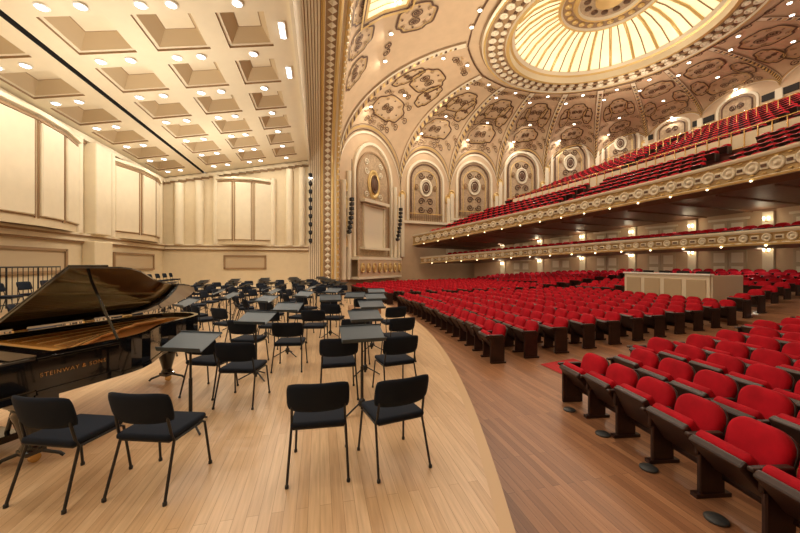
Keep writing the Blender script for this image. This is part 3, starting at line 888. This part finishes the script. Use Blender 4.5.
for k in range(7):
    inst(ch, 'music_chair', (-6.9+.1*k, 9.0+k*.95, 0), -pi/2+.3+random.uniform(-.1, .1))
    if k % 2: inst(st, 'music_stand', (-6.1+.1*k, 9.3+k*.95, 0), -pi/2+.3)
mb = MB(); mb.box((1.6, 12.7, .1), (1.1, 1.2, .2), M_stagefront, r=.02); mb.obj('conductor_podium')

# ------------------------------------------------------------ grand piano
mb = MB()
def offs(O, d):
    n = len(O); R = []
    for i in range(n):
        a, b, c = Vector(O[i-1]), Vector(O[i]), Vector(O[(i+1) % n])
        e1 = (b-a).normalized(); e2 = (c-b).normalized()
        n1 = Vector((-e1.y, e1.x)); n2 = Vector((-e2.y, e2.x)); m = (n1+n2); m = m/ max(.3, m.length_squared)*2
        R.append((b.x+m.x*d, b.y+m.y*d))
    return R
curve = [(1.55, .95), (1.545, 1.08), (1.51, 1.22), (1.43, 1.38), (1.31, 1.54), (1.19, 1.70), (1.09, 1.88), (1.02, 2.06), (.975, 2.25), (.93, 2.42), (.85, 2.57), (.73, 2.68), (.57, 2.74), (.40, 2.74), (.24, 2.68), (.11, 2.56), (.03, 2.40), (0, 2.2)]
body = [(0, .28), (1.55, .28)]+curve
mb.ring(body, offs(body, .055), .62, 1.0, M_black)
mb.ring(offs(body, -.012), offs(body, .03), .61, .65, M_black)
inn = offs(body, .05)
mb.prism(inn, .66, .86, M_sound)
mb.ring(offs(body, .056), offs(body, .20), .86, .93, M_plate)
mb.prism([(.1, .5), (1.45, .5), (1.45, .72), (.1, .72)], .86, .94, M_plate)
mb.prism([(.06, .3), (1.49, .3), (1.49, .5), (.06, .5)], .70, .97, M_black)
for k in range(5):
    x0 = .2+.26*k; x1 = .12+.17*k; y1 = 2.5-.32*k if k > 1 else 2.45
    mb.tube([(x0, .7, .93), (x1, y1, .92)], .026, M_plate, 6)
for k in range(44):
    x0 = .14+k*.029; ln = 2.45-(k/44)**.8*1.55
    mb.tube([(x0, .62, .95), (x0*.75+.03, ln, .94)], .0022, M_brass, 4, smooth=False)
mb.box((.775, .14, .655), (1.55, .30, .07), M_black, r=.008)
for x in (.045, 1.505): mb.box((x, .15, .83), (.09, .30, .30), M_black, r=.02)
mb.box((.775, .11, .715), (1.24, .16, .03), M_ivory)
for k in range(52): mb.box((.155+k*.0238, .11, .7315), (.0015, .16, .001), M_dark)
for k in range(51):
    if k % 7 in (2, 6): continue
    mb.box((.167+k*.0238, .135, .74), (.012, .10, .02), M_black)
mb.box((.775, .20, .80), (1.4, .015, .16), M_black, r=.005)
mb.box((.775, .02, .70), (1.55, .03, .06), M_black, r=.008)
th = math.radians(28)
FL = Matrix.Translation((-.02, 0, 1.015)) @ Matrix.Rotation(-th, 4, 'Y')
lid = [(0, .62), (1.58, .62)]+[(x+.02, y+.02) for x, y in curve]
mb.prism(lid, 0, .022, M_black, FL)
mb.box((.79, .80, .036), (1.56, .36, .02), M_black, FL, r=.004, seg=1)
for yy_ in (.9, 1.6, 2.1): mb.box((0, yy_, 1.01), (.03, .12, .02), M_brass)
top = FL @ Vector((1.25, .98, 0))
mb.tube([(1.49, .98, .98), tuple(top)], .014, M_black, 8)
for (x, y) in ((.17, .33), (1.38, .33), (.52, 2.32)):
    T = Matrix.Translation((x, y, 0))
    mb.box((0, 0, .57), (.27, .27, .10), M_black, T, r=.015)
    mb.lathe([(.075, .12), (.08, .16), (.062, .19), (.068, .22), (.115, .40), (.135, .47), (.12, .495), (.14, .52)], M_black, 16, T)
    mb.box((0, 0, .115), (.15, .15, .05), M_black, T, r=.01)
    mb.tube([(x, y, .05), (x, y, .12)], .02, M_brass)
    mb.tube([(x-.018, y+.02, .042), (x+.018, y+.02, .042)], .042, M_brass, 14)
    for s_ in (-1, 1): mb.tube([(x, y, .13), (x+s_*.16, y+.12*s_, .06), (x+s_*.18, y+.14*s_, .03)], .016, M_blackm, 6)
mb.box((1.553, .62, .66), (.02, .68, .05), M_black, r=.006); mb.box((1.553, .62, .96), (.02, .68, .03), M_black, r=.006)
for s_ in (-.09, .09): mb.tube([(.775+s_, .45, .62), (.775+s_*1.5, .43, .4), (.775+s_, .40, .16)], .02, M_black)
mb.box((.775, .38, .13), (.34, .2, .07), M_black, r=.01)
for k in (-.08, 0, .08): mb.box((.775+k, .24, .12), (.035, .14, .015), M_brass, r=.004)
pno = mb.obj('grand_piano', (-3.90, 4.16, 0), math.radians(-30))
tc = bpy.data.curves.new('gold_lettering', 'FONT'); tc.body = 'STEINWAY & SONS'; tc.size = .052; tc.extrude = .0015; tc.align_x = 'CENTER'; tc.space_character = 1.2
tc.materials.append(M_brass)
to = bpy.data.objects.new('gold_lettering', tc); scene.collection.objects.link(to)
to.parent = pno; to.location = (1.556, .56, .80); to.rotation_euler = (pi/2, 0, pi/2)

# ------------------------------------------------------------ suspended gear
def ladder(X, Y, z0, z1, n, name):
    mb = MB(); mb.tube([(X, Y, z0), (X, Y, z1)], .03, M_blackm)
    for k in range(n):
        z = z0+.2+(z1-z0-.4)*k/(n-1)
        F = Matrix.Translation((X, Y-.18, z)) @ Matrix.Rotation(math.radians(60), 4, 'X')
        mb.lathe([(.07, -.15), (.12, -.05), (.14, .15)], M_blackm, 12, F)
        mb.tube([(X, Y, z), (X, Y-.18, z)], .02, M_blackm)
        if k == n-1: mb.lathe([(.12, -.17), (.10, -.2)], M_lens, 12, F)
    mb.obj(name)
ladder(-.65, 24.9, 3.2, 8.2, 9, 'stage_lighting_ladder')
def line_array(X, Y, z, n, rz, name):
    mb = MB()
    for k in range(n):
        F = Matrix.Rotation(math.radians(-3-2.5*k), 4, 'X'); F.translation = Vector((0, .02*k*k*.3, -k*.34))
        mb.box((0, 0, 0), (.24, .3, .26), M_dark, F, r=.02); mb.box((0, -.15, 0), (.18, .02, .20), M_grey, F)
    mb.tube([(0, 0, .1), (0, 0, 3.0)], .02, M_blackm)
    mb.obj(name, (X, Y, z), rz)
line_array(2.3, 25.4, 6.6, 8, .6, 'line_array_speaker')
line_array(7.2, 30.3, 6.8, 9, .6, 'line_array_speaker')

# ------------------------------------------------------------ house lights
fx = MB()
spots = [(i+.5, .50) for i in range(0, 6)]+[(i+.25, .30) for i in range(0, 6)]+[(i+.12, .8) for i in range(0, 12)]+[(i+.5, .88) for i in range(0, 12)]+[(i+.5, .14) for i in range(6, 11)]+[(i+.02+.96*.5, .55) for i in range(6, 11)]+[(17.1+.1*k, .5) for k in range(9)]+[(17.15+.1*k, .9) for k in range(8)]
for u, v in spots:
    p = SN(u, v, .12); T = Matrix.Translation(p)
    fx.lathe([(.15, .02), (.15, -.03), (.11, -.035)], M_trimring, 12, T)
    fx.lathe([(.11, -.036), (.10, -.04), (.01, -.045)], M_lensw, 12, T)
    area('house_downlight', (p.x, p.y, p.z-.06), 56, .18)
fx.obj('house_downlight_housings')
for p, w in (((10, 6, 7.6), 640), ((9, 24, 7.6), 640), ((11, 15, 8.0), 640), ((24, 8, 12.2), 260), ((24, 22, 12.2), 260)):
    area('house_ceiling_fill', p, w, 3.0, (1, .87, .67), up=True)  # added fill lights in mid-air; they brighten the house ceiling
for p, w in (((-5, 5, 4.2), 190), ((-5, 12, 4.2), 190), ((-5, 19, 4.2), 190)):
    area('shell_ceiling_fill', p, w, 3.0, (1, .92, .78), up=True)  # unseen fill added over the stage, standing in for bounce onto the coffers
for k in range(8):
    q = 2*pi*k/8
    point('dome_cove_light', (CX+5.0*math.cos(q), CY+5.0*math.sin(q), 17.1), 8, .1, (1, .85, .6))
for k in range(9):
    Y = 3+k*3.1; b = XF(Y)+3.2
    area('balcony_soffit_light', (b, Y, ZF(Y)-.88), 24, .3)
    area('loge_soffit_light', (b+.3, Y, ZL(Y)-.34), 20, .3)

w = bpy.data.worlds.new('world'); scene.world = w; w.use_nodes = True
w.node_tree.nodes['Background'].inputs[0].default_value = (.9, .8, .65, 1)
w.node_tree.nodes['Background'].inputs[1].default_value = .3

# ------------------------------------------------------------ camera
cam = bpy.data.cameras.new('camera'); co = bpy.data.objects.new('camera', cam); scene.collection.objects.link(co)
cam.lens = 340/800*36; cam.sensor_width = 36; cam.clip_start = .05; cam.clip_end = 200
cam.shift_y = -2.5/800
co.location = (0, 0, 1.8); co.rotation_euler = (pi/2, 0, -math.radians(13.24))
scene.camera = co
